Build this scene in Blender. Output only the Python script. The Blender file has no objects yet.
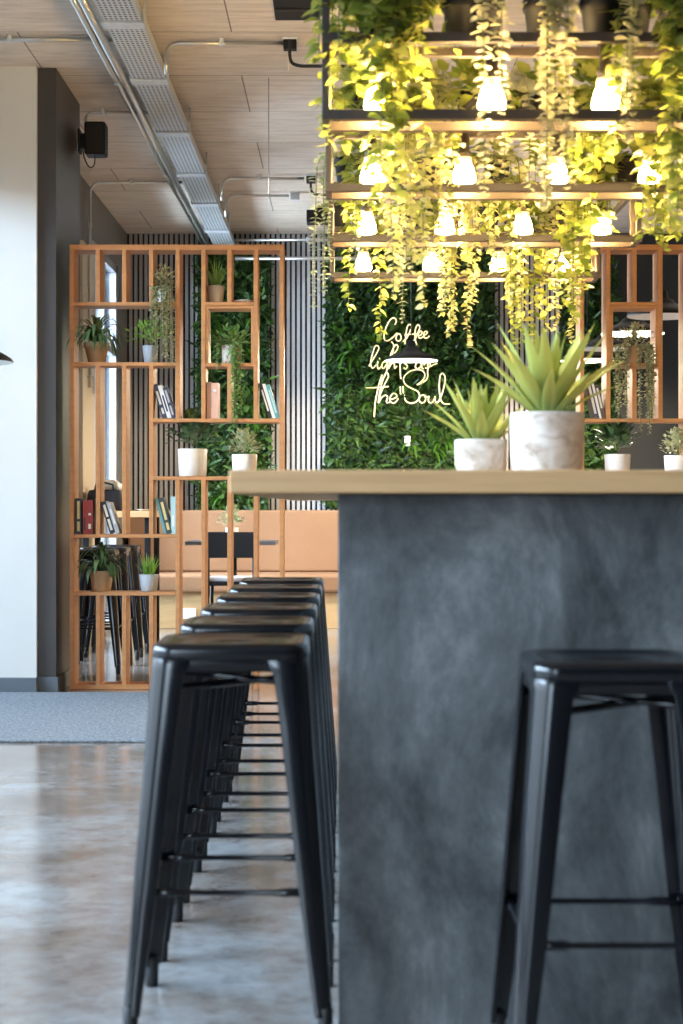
import bpy, math, random
from mathutils import Vector, Matrix, Euler
random.seed(7)
S = bpy.context.scene
C = S.collection
PI = math.pi
F = 1728.0                      # focal length in pixels of the 683x1024 frame
EYE = 1.026; YH = 506             # eye height; pixel row of the horizon
def wx(px, D): return (px - 341.5) * D / F
def wz(py, D): return EYE + (YH - py) * D / F
R = random.uniform

# ------------------------------------------------------------------ mesh builder
class MB:
    def __init__(s): s.v = []; s.f = []; s.smooth = False
    def box(s, x0, x1, y0, y1, z0, z1, M=None):
        b = len(s.v)
        P = [(x0,y0,z0),(x1,y0,z0),(x1,y1,z0),(x0,y1,z0),(x0,y0,z1),(x1,y0,z1),(x1,y1,z1),(x0,y1,z1)]
        s.v += [tuple(M @ Vector(p)) if M else p for p in P]
        s.f += [tuple(b+i for i in q) for q in ((3,2,1,0),(4,5,6,7),(0,1,5,4),(1,2,6,5),(2,3,7,6),(3,0,4,7))]
        return s
    def lathe(s, prof, seg=32, c=(0,0,0), caps=True):
        b = len(s.v); n = len(prof)
        for r, z in prof:
            for k in range(seg):
                a = 2*PI*k/seg
                s.v.append((c[0]+r*math.cos(a), c[1]+r*math.sin(a), c[2]+z))
        for i in range(n-1):
            for k in range(seg):
                k2 = (k+1) % seg
                s.f.append((b+i*seg+k, b+i*seg+k2, b+(i+1)*seg+k2, b+(i+1)*seg+k))
        if caps:
            s.f.append(tuple(b+k for k in reversed(range(seg))))
            s.f.append(tuple(b+(n-1)*seg+k for k in range(seg)))
        s.smooth = True
        return s
    def tube(s, pts, r, seg=8, closed=False):
        pts = [Vector(p) for p in pts]; n = len(pts); b = len(s.v)
        rs = r if isinstance(r, (list, tuple)) else [r]*n
        up = None
        for i, p in enumerate(pts):
            if closed: t = pts[(i+1) % n] - pts[i-1]
            else: t = pts[min(i+1, n-1)] - pts[max(i-1, 0)]
            t = t.normalized() if t.length > 1e-9 else Vector((0,0,1))
            if up is None:
                up = t.cross(Vector((0.31,0.2,0.93)) if abs(t.z) < .9 else Vector((1,0.1,0))).normalized()
            else:
                up = (up - t*up.dot(t))
                up = up.normalized() if up.length > 1e-6 else t.orthogonal().normalized()
            w = t.cross(up)
            for k in range(seg):
                a = 2*PI*k/seg + PI/seg
                s.v.append(tuple(p + (up*math.cos(a) + w*math.sin(a))*rs[i]))
        m = n if closed else n-1
        for i in range(m):
            j = (i+1) % n
            for k in range(seg):
                k2 = (k+1) % seg
                s.f.append((b+i*seg+k, b+i*seg+k2, b+j*seg+k2, b+j*seg+k))
        if not closed:
            s.f.append(tuple(b+k for k in reversed(range(seg))))
            s.f.append(tuple(b+(n-1)*seg+k for k in range(seg)))
        s.smooth = True
        return s
    def loft(s, loops, cap0=True, cap1=True):
        b = len(s.v); n = len(loops[0])
        for L in loops: s.v += [tuple(p) for p in L]
        for i in range(len(loops)-1):
            for k in range(n):
                k2 = (k+1) % n
                s.f.append((b+i*n+k, b+i*n+k2, b+(i+1)*n+k2, b+(i+1)*n+k))
        if cap0: s.f.append(tuple(b+k for k in reversed(range(n))))
        if cap1: s.f.append(tuple(b+(len(loops)-1)*n+k for k in range(n)))
        return s
    SH = {'heart': ((0,.18),(.14,.8),(.38,1),(.72,.6),(1,0.02)),
          'round': ((0,.25),(.2,.85),(.5,1),(.8,.8),(1,.15)),
          'oval':  ((0,.12),(.25,.75),(.5,1),(.78,.68),(1,.02)),
          'blade': ((0,.75),(.3,1),(.65,.75),(1,.03))}
    def leaf(s, p, d, n, L, W, shape='oval', curl=.25, fold=.22):
        d = Vector(d).normalized(); n = Vector(n); n = n - d*n.dot(d)
        n = n.normalized() if n.length > 1e-5 else d.orthogonal().normalized()
        sd = d.cross(n); p = Vector(p); b = len(s.v)
        rows = s.SH[shape]
        for t, w in rows:
            c = p + d*(L*t) - n*(curl*L*t*t)
            hw = W*.5*w
            s.v.append(tuple(c - sd*hw + n*(fold*hw))); s.v.append(tuple(c)); s.v.append(tuple(c + sd*hw + n*(fold*hw)))
        for i in range(len(rows)-1):
            a = b+3*i
            s.f.append((a, a+1, a+4, a+3)); s.f.append((a+1, a+2, a+5, a+4))
        s.smooth = True
    def strap(s, p, d, L, W, droop, n=7, shape=None, thick=0.0, fold=.25):
        """a long curved leaf blade that bends down under its weight"""
        p = Vector(p); d = Vector(d).normalized(); b = len(s.v); st = L/n
        shape = shape or (lambda t: (1-t**2.2)*(.75+.6*t*(1-t)*2))
        side = d.cross(Vector((0,0,1)))
        side = side.normalized() if side.length > 1e-3 else Vector((1,0,0))
        for i in range(n+1):
            t = i/n; nn = side.cross(d).normalized(); hw = W*.5*max(shape(t), .03)
            s.v.append(tuple(p - side*hw + nn*hw*fold)); s.v.append(tuple(p - nn*thick*(1-t))); s.v.append(tuple(p + side*hw + nn*hw*fold))
            p = p + d*st
            d = (d + Vector((0,0,-droop*st/L*(.4+1.6*t)))).normalized()
        for i in range(n):
            a = b+3*i
            s.f.append((a, a+1, a+4, a+3)); s.f.append((a+1, a+2, a+5, a+4))
        s.smooth = True

def obj(name, mb, mat, parent=None, bevel=0, smooth=None, loc=None, seg=2):
    me = bpy.data.meshes.new(name); me.from_pydata(mb.v, [], mb.f); me.update()
    if (mb.smooth if smooth is None else smooth):
        me.polygons.foreach_set('use_smooth', [True]*len(me.polygons))
    o = bpy.data.objects.new(name, me); C.objects.link(o)
    if mat: me.materials.append(mat)
    if parent: o.parent = parent
    if loc: o.location = loc
    if bevel:
        m = o.modifiers.new('bevel', 'BEVEL'); m.width = bevel; m.segments = seg; m.limit_method = 'ANGLE'; m.angle_limit = math.radians(40)
    return o
def tag(o, label, cat, group=None, kind=None):
    o['label'] = label; o['category'] = cat
    if group: o['group'] = group
    if kind: o['kind'] = kind
    return o
def thing(name, label, cat, loc=(0,0,0), rz=0, group=None):
    o = bpy.data.objects.new(name, None); C.objects.link(o)
    o.empty_display_size = .05; o.location = loc; o.rotation_euler = (0,0,rz)
    return tag(o, label, cat, group)
def struct(name, mb, mat, bevel=0, parent=None):
    o = obj(name, mb, mat, parent, bevel)
    if not parent: o['kind'] = 'structure'
    return o
def dup(root, loc, rz=0, label=None, group=None):
    r = root.copy(); C.objects.link(r); r.location = loc; r.rotation_euler = (0,0,rz)
    if label: r['label'] = label
    if group: r['group'] = group
    for ch in list(root.children):
        c = ch.copy(); C.objects.link(c); c.parent = r
        for g in list(ch.children):
            d = g.copy(); C.objects.link(d); d.parent = c
    return r

# ------------------------------------------------------------------ materials
def newmat(name):
    m = bpy.data.materials.new(name); m.use_nodes = True
    nt = m.node_tree; return m, nt, nt.nodes['Principled BSDF']
def col(c): return (c[0], c[1], c[2], 1)
def plain(name, c, rough=.5, metal=0, spec=.5, coat=0, emit=None, estr=0):
    m, nt, b = newmat(name)
    b.inputs['Base Color'].default_value = col(c); b.inputs['Roughness'].default_value = rough
    b.inputs['Metallic'].default_value = metal; b.inputs['Specular IOR Level'].default_value = spec
    b.inputs['Coat Weight'].default_value = coat
    if emit: b.inputs['Emission Color'].default_value = col(emit); b.inputs['Emission Strength'].default_value = estr
    return m
def mottled(name, stops, scale=(1,1,1), nscale=3, detail=6, rough=(.4,.5), distort=0, bump=0, bscale=None, spec=.5, nrough=.55):
    """noise -> colour ramp, object coordinates"""
    m, nt, b = newmat(name); N = nt.nodes; Lk = nt.links.new
    tc = N.new('ShaderNodeTexCoord'); mp = N.new('ShaderNodeMapping'); mp.inputs['Scale'].default_value = scale
    nz = N.new('ShaderNodeTexNoise'); nz.inputs['Scale'].default_value = nscale; nz.inputs['Detail'].default_value = detail
    nz.inputs['Distortion'].default_value = distort; nz.inputs['Roughness'].default_value = nrough
    cr = N.new('ShaderNodeValToRGB')
    e = cr.color_ramp.elements
    while len(e) < len(stops): e.new(.5)
    for k, (pos, c) in enumerate(stops): e[k].position = pos; e[k].color = col(c)
    Lk(tc.outputs['Object'], mp.inputs['Vector']); Lk(mp.outputs[0], nz.inputs['Vector']); Lk(nz.outputs['Fac'], cr.inputs[0])
    Lk(cr.outputs[0], b.inputs['Base Color'])
    mr = N.new('ShaderNodeMapRange'); mr.inputs['To Min'].default_value = rough[0]; mr.inputs['To Max'].default_value = rough[1]
    Lk(nz.outputs['Fac'], mr.inputs['Value']); Lk(mr.outputs[0], b.inputs['Roughness'])
    b.inputs['Specular IOR Level'].default_value = spec
    if bump:
        nb = N.new('ShaderNodeTexNoise'); nb.inputs['Scale'].default_value = bscale or nscale*6; nb.inputs['Detail'].default_value = 4
        Lk(mp.outputs[0], nb.inputs['Vector'])
        bp = N.new('ShaderNodeBump'); bp.inputs['Strength'].default_value = bump; bp.inputs['Distance'].default_value = .01
        Lk(nb.outputs['Fac'], bp.inputs['Height']); Lk(bp.outputs[0], b.inputs['Normal'])
    return m
def leafmat(name, cols, trans=.35, rough=.45):
    """leaf: colour varies leaf by leaf, some light passes through"""
    m, nt, b = newmat(name); N = nt.nodes; Lk = nt.links.new
    g = N.new('ShaderNodeNewGeometry'); cr = N.new('ShaderNodeValToRGB'); e = cr.color_ramp.elements
    while len(e) < len(cols): e.new(.5)
    for k, c in enumerate(cols): e[k].position = k/(len(cols)-1); e[k].color = col(c)
    Lk(g.outputs['Random Per Island'], cr.inputs[0]); Lk(cr.outputs[0], b.inputs['Base Color'])
    b.inputs['Roughness'].default_value = rough; b.inputs['Specular IOR Level'].default_value = .35
    tr = N.new('ShaderNodeBsdfTranslucent'); mx = N.new('ShaderNodeMixShader'); mx.inputs[0].default_value = trans
    Lk(cr.outputs[0], tr.inputs['Color']); Lk(b.outputs[0], mx.inputs[1]); Lk(tr.outputs[0], mx.inputs[2])
    Lk(mx.outputs[0], N['Material Output'].inputs['Surface'])
    return m

M = {}
M['metal_black'] = plain('black_powder_metal', (.004,.005,.007), .17, 0, .5, .06)
M['shade'] = plain('black_lamp_shade', (.004,.004,.004), .3, 0, .3)
M['rubber'] = plain('black_rubber', (.008,.008,.009), .6)
M['rack'] = plain('rack_black', (.050,.038,.030), .45)
M['black'] = plain('matt_black', (.006,.006,.007), .55, 0, .25)
M['wood_shelf'] = mottled('shelf_wood', ((.25,(.45,.195,.068)),(.6,(.55,.255,.095)),(.85,(.48,.215,.075))), (1.5,1.5,14), 2.2, 6, (.36,.48))
M['wood_top'] = mottled('oak_worktop', ((.25,(.53,.295,.125)),(.5,(.66,.39,.18)),(.8,(.56,.315,.135))), (.9,9,22), 2.5, 7, (.38,.5))
M['wood_plinth'] = mottled('plinth_wood', ((.25,(.46,.30,.14)),(.55,(.56,.38,.19)),(.8,(.48,.32,.15))), (1.2,8,14), 2, 6, (.4,.5))
M['plaster'] = mottled('dark_plaster', ((.37,(.028,.030,.032)),(.45,(.066,.070,.072)),(.54,(.118,.123,.125)),(.63,(.225,.230,.230))), (1,1,.6), 3.0, 14, (.40,.66), .35, .16, 22, .5, .74)
M['leather'] = mottled('tan_leather', ((.3,(.265,.140,.072)),(.7,(.315,.172,.090))), (1,1,1), 2, 4, (.42,.5), 0, .15, 90)
M['white_wall'] = mottled('white_plaster_wall', ((.3,(.62,.62,.60)),(.7,(.68,.68,.66))), (1,1,1), 1.2, 3, (.6,.7))
M['dark_wall'] = mottled('dark_painted_wall', ((.3,(.040,.036,.034)),(.7,(.050,.046,.044))), (1,1,1), 2, 4, (.34,.40))
M['grey_wall'] = plain('grey_wall', (.20,.19,.175), .7)
M['baseboard'] = plain('baseboard_paint', (.10,.125,.15), .45)
M['slat'] = mottled('slat_wood', ((.3,(.36,.345,.33)),(.7,(.45,.43,.415))), (30,30,1.2), 1.5, 5, (.5,.6))
M['slat_felt'] = plain('slat_felt', (.007,.007,.008), .9)
M['galv'] = mottled('galvanised_steel', ((.3,(.50,.53,.55)),(.7,(.66,.69,.71))), (1,1,1), 25, 3, (.3,.42))
M['conduit'] = plain('conduit_steel', (.62,.60,.56), .28, .9)
M['cream'] = plain('cream_paint', (.62,.52,.38), .5)
M['white'] = plain('white_paint', (.85,.85,.83), .45)
M['concrete_pot'] = mottled('weathered_concrete', ((.32,(.34,.26,.20)),(.44,(.58,.50,.43)),(.55,(.74,.69,.64)),(.72,(.60,.53,.46))), (1,1,1.6), 11, 8, (.7,.85), .6, .3, 60)
M['white_pot'] = mottled('white_ceramic', ((.3,(.78,.74,.69)),(.7,(.84,.81,.77))), (1,1,1), 10, 4, (.35,.5))
M['grey_pot'] = plain('grey_blue_pot', (.42,.45,.49), .55)
M['taupe_pot'] = plain('taupe_pot', (.34,.30,.27), .6)
M['tan_pot'] = mottled('tan_pot', ((.3,(.38,.235,.125)),(.7,(.47,.30,.17))), (1,1,1), 14, 4, (.6,.7))
M['marble_pot'] = mottled('marbled_pot', ((.40,(.80,.74,.66)),(.52,(.72,.60,.45)),(.58,(.12,.10,.09)),(.66,(.78,.72,.64))), (1,1,1), 18, 4, (.35,.45), 1.2)
M['soil'] = plain('soil', (.03,.022,.016), .9)
M['agave'] = leafmat('agave_leaf', ((.22,.30,.06),(.33,.40,.10),(.46,.50,.17)), .2, .5)
M['pothos'] = leafmat('pothos_leaf', ((.16,.24,.03),(.38,.43,.07),(.62,.60,.16)), .45)
M['eucalyptus'] = leafmat('eucalyptus_leaf', ((.50,.49,.27),(.66,.62,.38),(.76,.70,.47)), .42)
M['ivy'] = leafmat('variegated_ivy', ((.42,.45,.12),(.64,.61,.24),(.76,.70,.38)), .42)
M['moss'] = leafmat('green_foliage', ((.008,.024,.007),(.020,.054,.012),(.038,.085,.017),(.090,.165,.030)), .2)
M['fern'] = leafmat('fern_leaf', ((.06,.17,.015),(.11,.26,.03)), .3)
M['dark_leaf'] = leafmat('dark_leaf', ((.035,.080,.030),(.07,.14,.05),(.13,.21,.09)), .15, .4)
M['bright_leaf'] = leafmat('bright_leaf', ((.22,.44,.07),(.36,.58,.13)), .35)
M['grass_leaf'] = leafmat('grass_leaf', ((.10,.24,.05),(.20,.36,.09),(.30,.42,.14)), .3)
M['pale_leaf'] = leafmat('pale_leaf', ((.30,.38,.18),(.48,.52,.30),(.66,.66,.46)), .3)
M['olive_leaf'] = leafmat('olive_leaf', ((.24,.27,.13),(.40,.40,.22),(.56,.52,.33)), .3)
M['stem'] = plain('stem', (.16,.17,.05), .7)
M['neon'] = plain('neon_tube', (.9,.8,.5), .4, emit=(1.0,.76,.33), estr=1.1)
M['lamp_on'] = plain('lamp_bulb', (1,.9,.7), .4, emit=(1.0,.86,.62), estr=14)
M['socket_white'] = plain('socket_white', (.82,.82,.80), .35)
M['asphalt'] = plain('pavement', (.22,.23,.24), .9)
M['paper'] = plain('paper', (.78,.74,.66), .8)

def floor_mat():
    m, nt, b = newmat('polished_concrete'); N = nt.nodes; Lk = nt.links.new
    tc = N.new('ShaderNodeTexCoord')
    n1 = N.new('ShaderNodeTexNoise'); n1.inputs['Scale'].default_value = 1.8; n1.inputs['Detail'].default_value = 10; n1.inputs['Roughness'].default_value = .68; n1.inputs['Distortion'].default_value = .2
    n2 = N.new('ShaderNodeTexNoise'); n2.inputs['Scale'].default_value = 14; n2.inputs['Detail'].default_value = 8; n2.inputs['Roughness'].default_value = .7; n2.inputs['Distortion'].default_value = .5
    for n in (n1, n2): Lk(tc.outputs['Object'], n.inputs['Vector'])
    c1 = N.new('ShaderNodeValToRGB'); e = c1.color_ramp.elements; e.new(.5)
    for k, (p, c) in enumerate(((.36,(.165,.125,.10)),(.50,(.235,.21,.195)),(.62,(.31,.315,.32)))): e[k].position = p; e[k].color = col(c)
    c2 = N.new('ShaderNodeValToRGB'); e = c2.color_ramp.elements; e.new(.5)
    for k, (p, c) in enumerate(((.36,(.72,.68,.66)),(.48,(.96,.95,.94)),(.64,(1.1,1.1,1.1)))): e[k].position = p; e[k].color = col(c)
    Lk(n1.outputs['Fac'], c1.inputs[0]); Lk(n2.outputs['Fac'], c2.inputs[0])
    mx = N.new('ShaderNodeMixRGB'); mx.blend_type = 'MULTIPLY'; mx.inputs[0].default_value = .85
    Lk(c1.outputs[0], mx.inputs[1]); Lk(c2.outputs[0], mx.inputs[2]); Lk(mx.outputs[0], b.inputs['Base Color'])
    mr = N.new('ShaderNodeMapRange'); mr.inputs['To Min'].default_value = .05; mr.inputs['To Max'].default_value = .17
    Lk(n2.outputs['Fac'], mr.inputs['Value']); Lk(mr.outputs[0], b.inputs['Roughness'])
    b.inputs['Specular IOR Level'].default_value = .5
    bp = N.new('ShaderNodeBump'); bp.inputs['Strength'].default_value = .06; bp.inputs['Distance'].default_value = .01
    Lk(n2.outputs['Fac'], bp.inputs['Height']); Lk(bp.outputs[0], b.inputs['Normal'])
    return m
def ceiling_mat():
    m, nt, b = newmat('board_marked_ceiling'); N = nt.nodes; Lk = nt.links.new
    tc = N.new('ShaderNodeTexCoord')
    mp = N.new('ShaderNodeMapping'); mp.inputs['Scale'].default_value = (1.2, 7, 1)
    nz = N.new('ShaderNodeTexNoise'); nz.inputs['Scale'].default_value = 2.6; nz.inputs['Detail'].default_value = 9; nz.inputs['Roughness'].default_value = .68
    Lk(tc.outputs['Object'], mp.inputs['Vector']); Lk(mp.outputs[0], nz.inputs['Vector'])
    cr = N.new('ShaderNodeValToRGB'); e = cr.color_ramp.elements; e.new(.5)
    for k, (p, c) in enumerate(((.30,(.52,.425,.335)),(.52,(.70,.595,.485)),(.75,(.79,.69,.58)))): e[k].position = p; e[k].color = col(c)
    Lk(nz.outputs['Fac'], cr.inputs[0])
    br = N.new('ShaderNodeTexBrick'); br.offset = .42; br.inputs['Scale'].default_value = 1
    br.inputs['Brick Width'].default_value = 2.6; br.inputs['Row Height'].default_value = .89; br.inputs['Mortar Size'].default_value = .004
    br.inputs['Color1'].default_value = (1,1,1,1); br.inputs['Color2'].default_value = (.92,.92,.93,1); br.inputs['Mortar'].default_value = (.30,.27,.25,1)
    m2 = N.new('ShaderNodeMapping'); m2.inputs['Location'].default_value = (.56, .10, 0)
    Lk(tc.outputs['Object'], m2.inputs['Vector']); Lk(m2.outputs[0], br.inputs['Vector'])
    mx = N.new('ShaderNodeMixRGB'); mx.blend_type = 'MULTIPLY'; mx.inputs[0].default_value = 1
    Lk(cr.outputs[0], mx.inputs[1]); Lk(br.outputs['Color'], mx.inputs[2]); Lk(mx.outputs[0], b.inputs['Base Color'])
    b.inputs['Roughness'].default_value = .75
    return m
def perforated_mat():
    """galvanised sheet punched with rows of small holes"""
    m, nt, b = newmat('perforated_steel'); N = nt.nodes; Lk = nt.links.new
    tc = N.new('ShaderNodeTexCoord'); mp = N.new('ShaderNodeMapping'); mp.inputs['Scale'].default_value = (42, 28, 1)
    Lk(tc.outputs['Object'], mp.inputs['Vector'])
    vo = N.new('ShaderNodeTexVoronoi'); vo.voronoi_dimensions = '2D'; vo.inputs['Randomness'].default_value = 0; vo.inputs['Scale'].default_value = 1
    Lk(mp.outputs[0], vo.inputs['Vector'])
    cr = N.new('ShaderNodeValToRGB'); cr.color_ramp.elements[0].position = .26; cr.color_ramp.elements[0].color = (.06,.06,.06,1)
    cr.color_ramp.elements[1].position = .32; cr.color_ramp.elements[1].color = (.58,.61,.63,1)
    Lk(vo.outputs['Distance'], cr.inputs[0]); Lk(cr.outputs[0], b.inputs['Base Color'])
    b.inputs['Roughness'].default_value = .4; b.inputs['Metallic'].default_value = .3
    return m
def rug_mat():
    m = mottled('carpet_mat', ((.30,(.11,.135,.165)),(.5,(.18,.21,.245)),(.7,(.29,.325,.36))), (1,1,1), 70, 4, (.95,1), 0, .6, 160, .1)
    return m
def glass_mat():
    m, nt, b = newmat('window_glass'); N = nt.nodes; Lk = nt.links.new
    t = N.new('ShaderNodeBsdfTransparent'); g = N.new('ShaderNodeBsdfGlossy'); g.inputs['Roughness'].default_value = .02
    f = N.new('ShaderNodeFresnel'); f.inputs['IOR'].default_value = 1.3
    mx = N.new('ShaderNodeMixShader'); Lk(f.outputs[0], mx.inputs[0]); Lk(t.outputs[0], mx.inputs[1]); Lk(g.outputs[0], mx.inputs[2])
    Lk(mx.outputs[0], N['Material Output'].inputs['Surface']); return m
def bulb_mat(strength):
    m, nt, b = newmat('lit_glass_bulb')
    b.inputs['Base Color'].default_value = (1,.8,.5,1); b.inputs['Emission Color'].default_value = (1,.675,.275,1)
    b.inputs['Emission Strength'].default_value = strength; return m
M['floor'] = floor_mat(); M['ceiling'] = ceiling_mat(); M['perf'] = perforated_mat(); M['rug'] = rug_mat(); M['glass'] = glass_mat()
M['bulb'] = bulb_mat(380); M['bulb_neck'] = bulb_mat(2.2)

# ------------------------------------------------------------------ camera, world, render look
cam = bpy.data.cameras.new('camera'); co = bpy.data.objects.new('camera', cam); C.objects.link(co)
co.location = (0, 0, EYE); co.rotation_euler = (PI/2, 0, 0)
cam.sensor_fit = 'VERTICAL'; cam.sensor_height = 36; cam.lens = F/1024*36; cam.clip_end = 100; cam.shift_y = (YH - 512)/1024
cam.dof.use_dof = True; cam.dof.focus_distance = 9.4; cam.dof.aperture_fstop = 4.8; cam.dof.aperture_blades = 9
S.camera = co
w = bpy.data.worlds.new('sky'); S.world = w; w.use_nodes = True
bg = w.node_tree.nodes['Background']; bg.inputs[1].default_value = 1.0
wn_ = w.node_tree.nodes; wl_ = w.node_tree.links.new      # overcast sky over a darker street
tc_ = wn_.new('ShaderNodeTexCoord'); sx_ = wn_.new('ShaderNodeSeparateXYZ'); cr_ = wn_.new('ShaderNodeValToRGB')
wl_(tc_.outputs['Generated'], sx_.inputs[0]); mr_ = wn_.new('ShaderNodeMapRange')
mr_.inputs['From Min'].default_value = -.2; mr_.inputs['From Max'].default_value = .8
wl_(sx_.outputs['Z'], mr_.inputs['Value']); wl_(mr_.outputs[0], cr_.inputs[0])
e_ = cr_.color_ramp.elements; e_.new(.3); e_.new(.5)
for k_, (p_, c_) in enumerate(((.13,(.3,.35,.4)),(.185,(2.4,3.0,3.6)),(.34,(4.2,5.2,6.2)),(.7,(5.5,6.9,8.2)))):
    e_[k_].position = p_; e_[k_].color = col(c_)
wl_(cr_.outputs[0], bg.inputs[0])
S.view_settings.view_transform = 'Standard'; S.view_settings.look = 'None'; S.view_settings.gamma = 1
S.view_settings.use_curve_mapping = False; S.view_settings.exposure = 0.0
cy = S.cycles
cy.use_denoising = True; cy.max_bounces = 7; cy.diffuse_bounces = 4; cy.glossy_bounces = 4; cy.transparent_max_bounces = 8
cy.sample_clamp_indirect = 4; cy.caustics_reflective = False; cy.caustics_refractive = False
try: cy.use_light_tree = True
except Exception: pass

def area(name, loc, target, sx, sy, power, c):
    l = bpy.data.lights.new(name, 'AREA'); l.shape = 'RECTANGLE'; l.size = sx; l.size_y = sy; l.energy = power; l.color = c
    o = bpy.data.objects.new(name, l); C.objects.link(o); o.location = loc
    o.rotation_euler = (Vector(target)-Vector(loc)).to_track_quat('-Z', 'Y').to_euler(); return o
def point(name, loc, power, c, r=.03):
    l = bpy.data.lights.new(name, 'POINT'); l.energy = power; l.color = c; l.shadow_soft_size = r
    o = bpy.data.objects.new(name, l); C.objects.link(o); o.location = loc; return o

# ------------------------------------------------------------------ the room
YB = 15.32; ZC = 3.44; XL = -2.8; XR = 4.2; XLB = -1.9
struct('floor', MB().box(XL-.1, XR+.1, -2.5, YB+.2, -.12, 0), M['floor'])
struct('ceiling', MB().box(XL-.1, XR+.1, -2.5, YB+.2, ZC, ZC+.2), M['ceiling'])
struct('wall_back', MB().box(XLB-.2, XR+.1, YB, YB+.2, 0, ZC), M['slat_felt'])
struct('wall_right', MB().box(XR, XR+.15, -2.5, YB, 0, ZC), plain('right_wall_paint', (.12,.105,.09), .7))
sl = MB(); x = XLB + .02
while x < 2.32:
    sl.box(x, x+.027, YB-.022, YB-.0005, 0, ZC-.001); x += .045
struct('trim_1', sl, M['slat'])
struct('trim_2', MB().box(2.36, XR, YB-.05, YB-.001, 0, ZC-.001), plain('dark_board', (.014,.015,.0145), .5))
# left: pale wall facing the camera, dark pier behind its edge, then the recessed rear wall
struct('wall_left', MB().box(XL, wx(36.5, 9.48), 9.48, 9.9, 0, ZC-.001), M['white_wall'])
struct('wall_left_pier', MB().box(-1.76, -1.572, 9.517, 10.38, 0, ZC-.002), M['dark_wall'])
struct('baseboard_left', MB().box(XL, wx(36.5, 9.48)+.004, 9.46, 9.48, 0, .085), M['baseboard'], .004)
struct('baseboard_pier', MB().box(wx(36.5,9.48)+.006, -1.560, 9.503, 9.517, 0, .085).box(-1.572, -1.560, 9.517, 10.38, 0, .085), M['baseboard'])
W0, W1, WH = 13.16, 14.78, 3.08
wl = MB().box(XLB-.2, XLB, 9.9, 10.55, 0, ZC-.001).box(XLB-.2, XLB, 12.35, W0, 0, ZC-.001).box(XLB-.2, XLB, 10.55, 12.35, WH, ZC-.001).box(XLB-.2, XLB, 10.55, 12.35, 0, .1).box(XLB-.2, XLB, W1, YB, 0, ZC-.001).box(XLB-.2, XLB, W0, W1, WH, ZC-.001)
struct('wall_left_rear', wl, M['grey_wall'])
wn = MB()
for y in (W0, W0+.82, W1-.07): wn.box(XLB-.12, XLB-.02, y, y+.07, 0, WH)
wn.box(XLB-.12, XLB-.02, W0, W1, 0, .08).box(XLB-.12, XLB-.02, W0, W1, WH-.07, WH).box(XLB-.12, XLB-.02, W0, W1, 2.3, 2.36)
win1 = struct('window_1', wn, plain('window_frame_paint', (.45,.47,.50), .4))
obj('pane', MB().box(XLB-.075, XLB-.069, W0+.07, W1-.07, .08, WH-.07), M['glass'], win1)
wn3 = MB()  # unseen window, added so more daylight reaches the floor behind the shelf
for y in (10.55, 11.415, 12.28): wn3.box(XLB-.12, XLB-.02, y, y+.07, .1, WH)
wn3.box(XLB-.12, XLB-.02, 10.55, 12.35, .1, .17).box(XLB-.12, XLB-.02, 10.55, 12.35, WH-.07, WH)
win3 = struct('window_3_added', wn3, plain('window_frame_paint', (.45,.47,.50), .4))
obj('pane', MB().box(XLB-.075, XLB-.069, 10.62, 12.28, .17, WH-.07), M['glass'], win3)
d1 = struct('door_1', MB().box(XLB, XLB+.03, 12.5, 13.13, 0, 2.95), M['cream'], .004)
obj('handle', MB().tube([(XLB+.03,12.72,1.98),(XLB+.07,12.72,1.98),(XLB+.075,12.74,1.93),(XLB+.07,12.76,1.86)], .009), M['conduit'], d1)
# big street windows on the left of the room (daylight comes in here)
lw = MB().box(XL-.15, XL, -2.5, 9.62, 0, .12).box(XL-.15, XL, -2.5, 9.62, 2.95, ZC-.001)
struct('wall_left_window', lw, M['white_wall'])
fm = MB(); y = -2.5
while y < 9.6: fm.box(XL-.11, XL-.03, y, y+.07, .12, 2.95); y += 1.72
win2 = struct('window_2', fm, M['metal_black'])
obj('pane', MB().box(XL-.075, XL-.069, -2.5, 9.6, .12, 2.95), M['glass'], win2)
struct('ground', MB().box(-14, XL-.15, -6, 9.6, -.25, -.15).box(-14, XLB-.2, 9.6, 22, -.25, -.15), M['asphalt'])
# dark awning of the shopfront outside the rear window
aw = thing('awning', 'dark awning seen through the top of the rear left window', 'awning', (XLB-.2, 14.2, 2.62))
obj('canopy', MB().box(-1.3, 0, -1.1, 1.3, .28, .34), plain('awning_cloth', (.010,.018,.026), .7), aw)
obj('valance', MB().box(-1.3, -1.27, -1.1, 1.3, .05, .28), plain('awning_cloth_edge', (.012,.02,.03), .7), aw)

rug = tag(obj('entrance_rug', MB().box(-2.75, -.78, 7.48, 9.42, .0005, .012), M['rug'], None, .004),
          'blue-grey ribbed entrance mat on the concrete floor before the shelf', 'rug')

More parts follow.
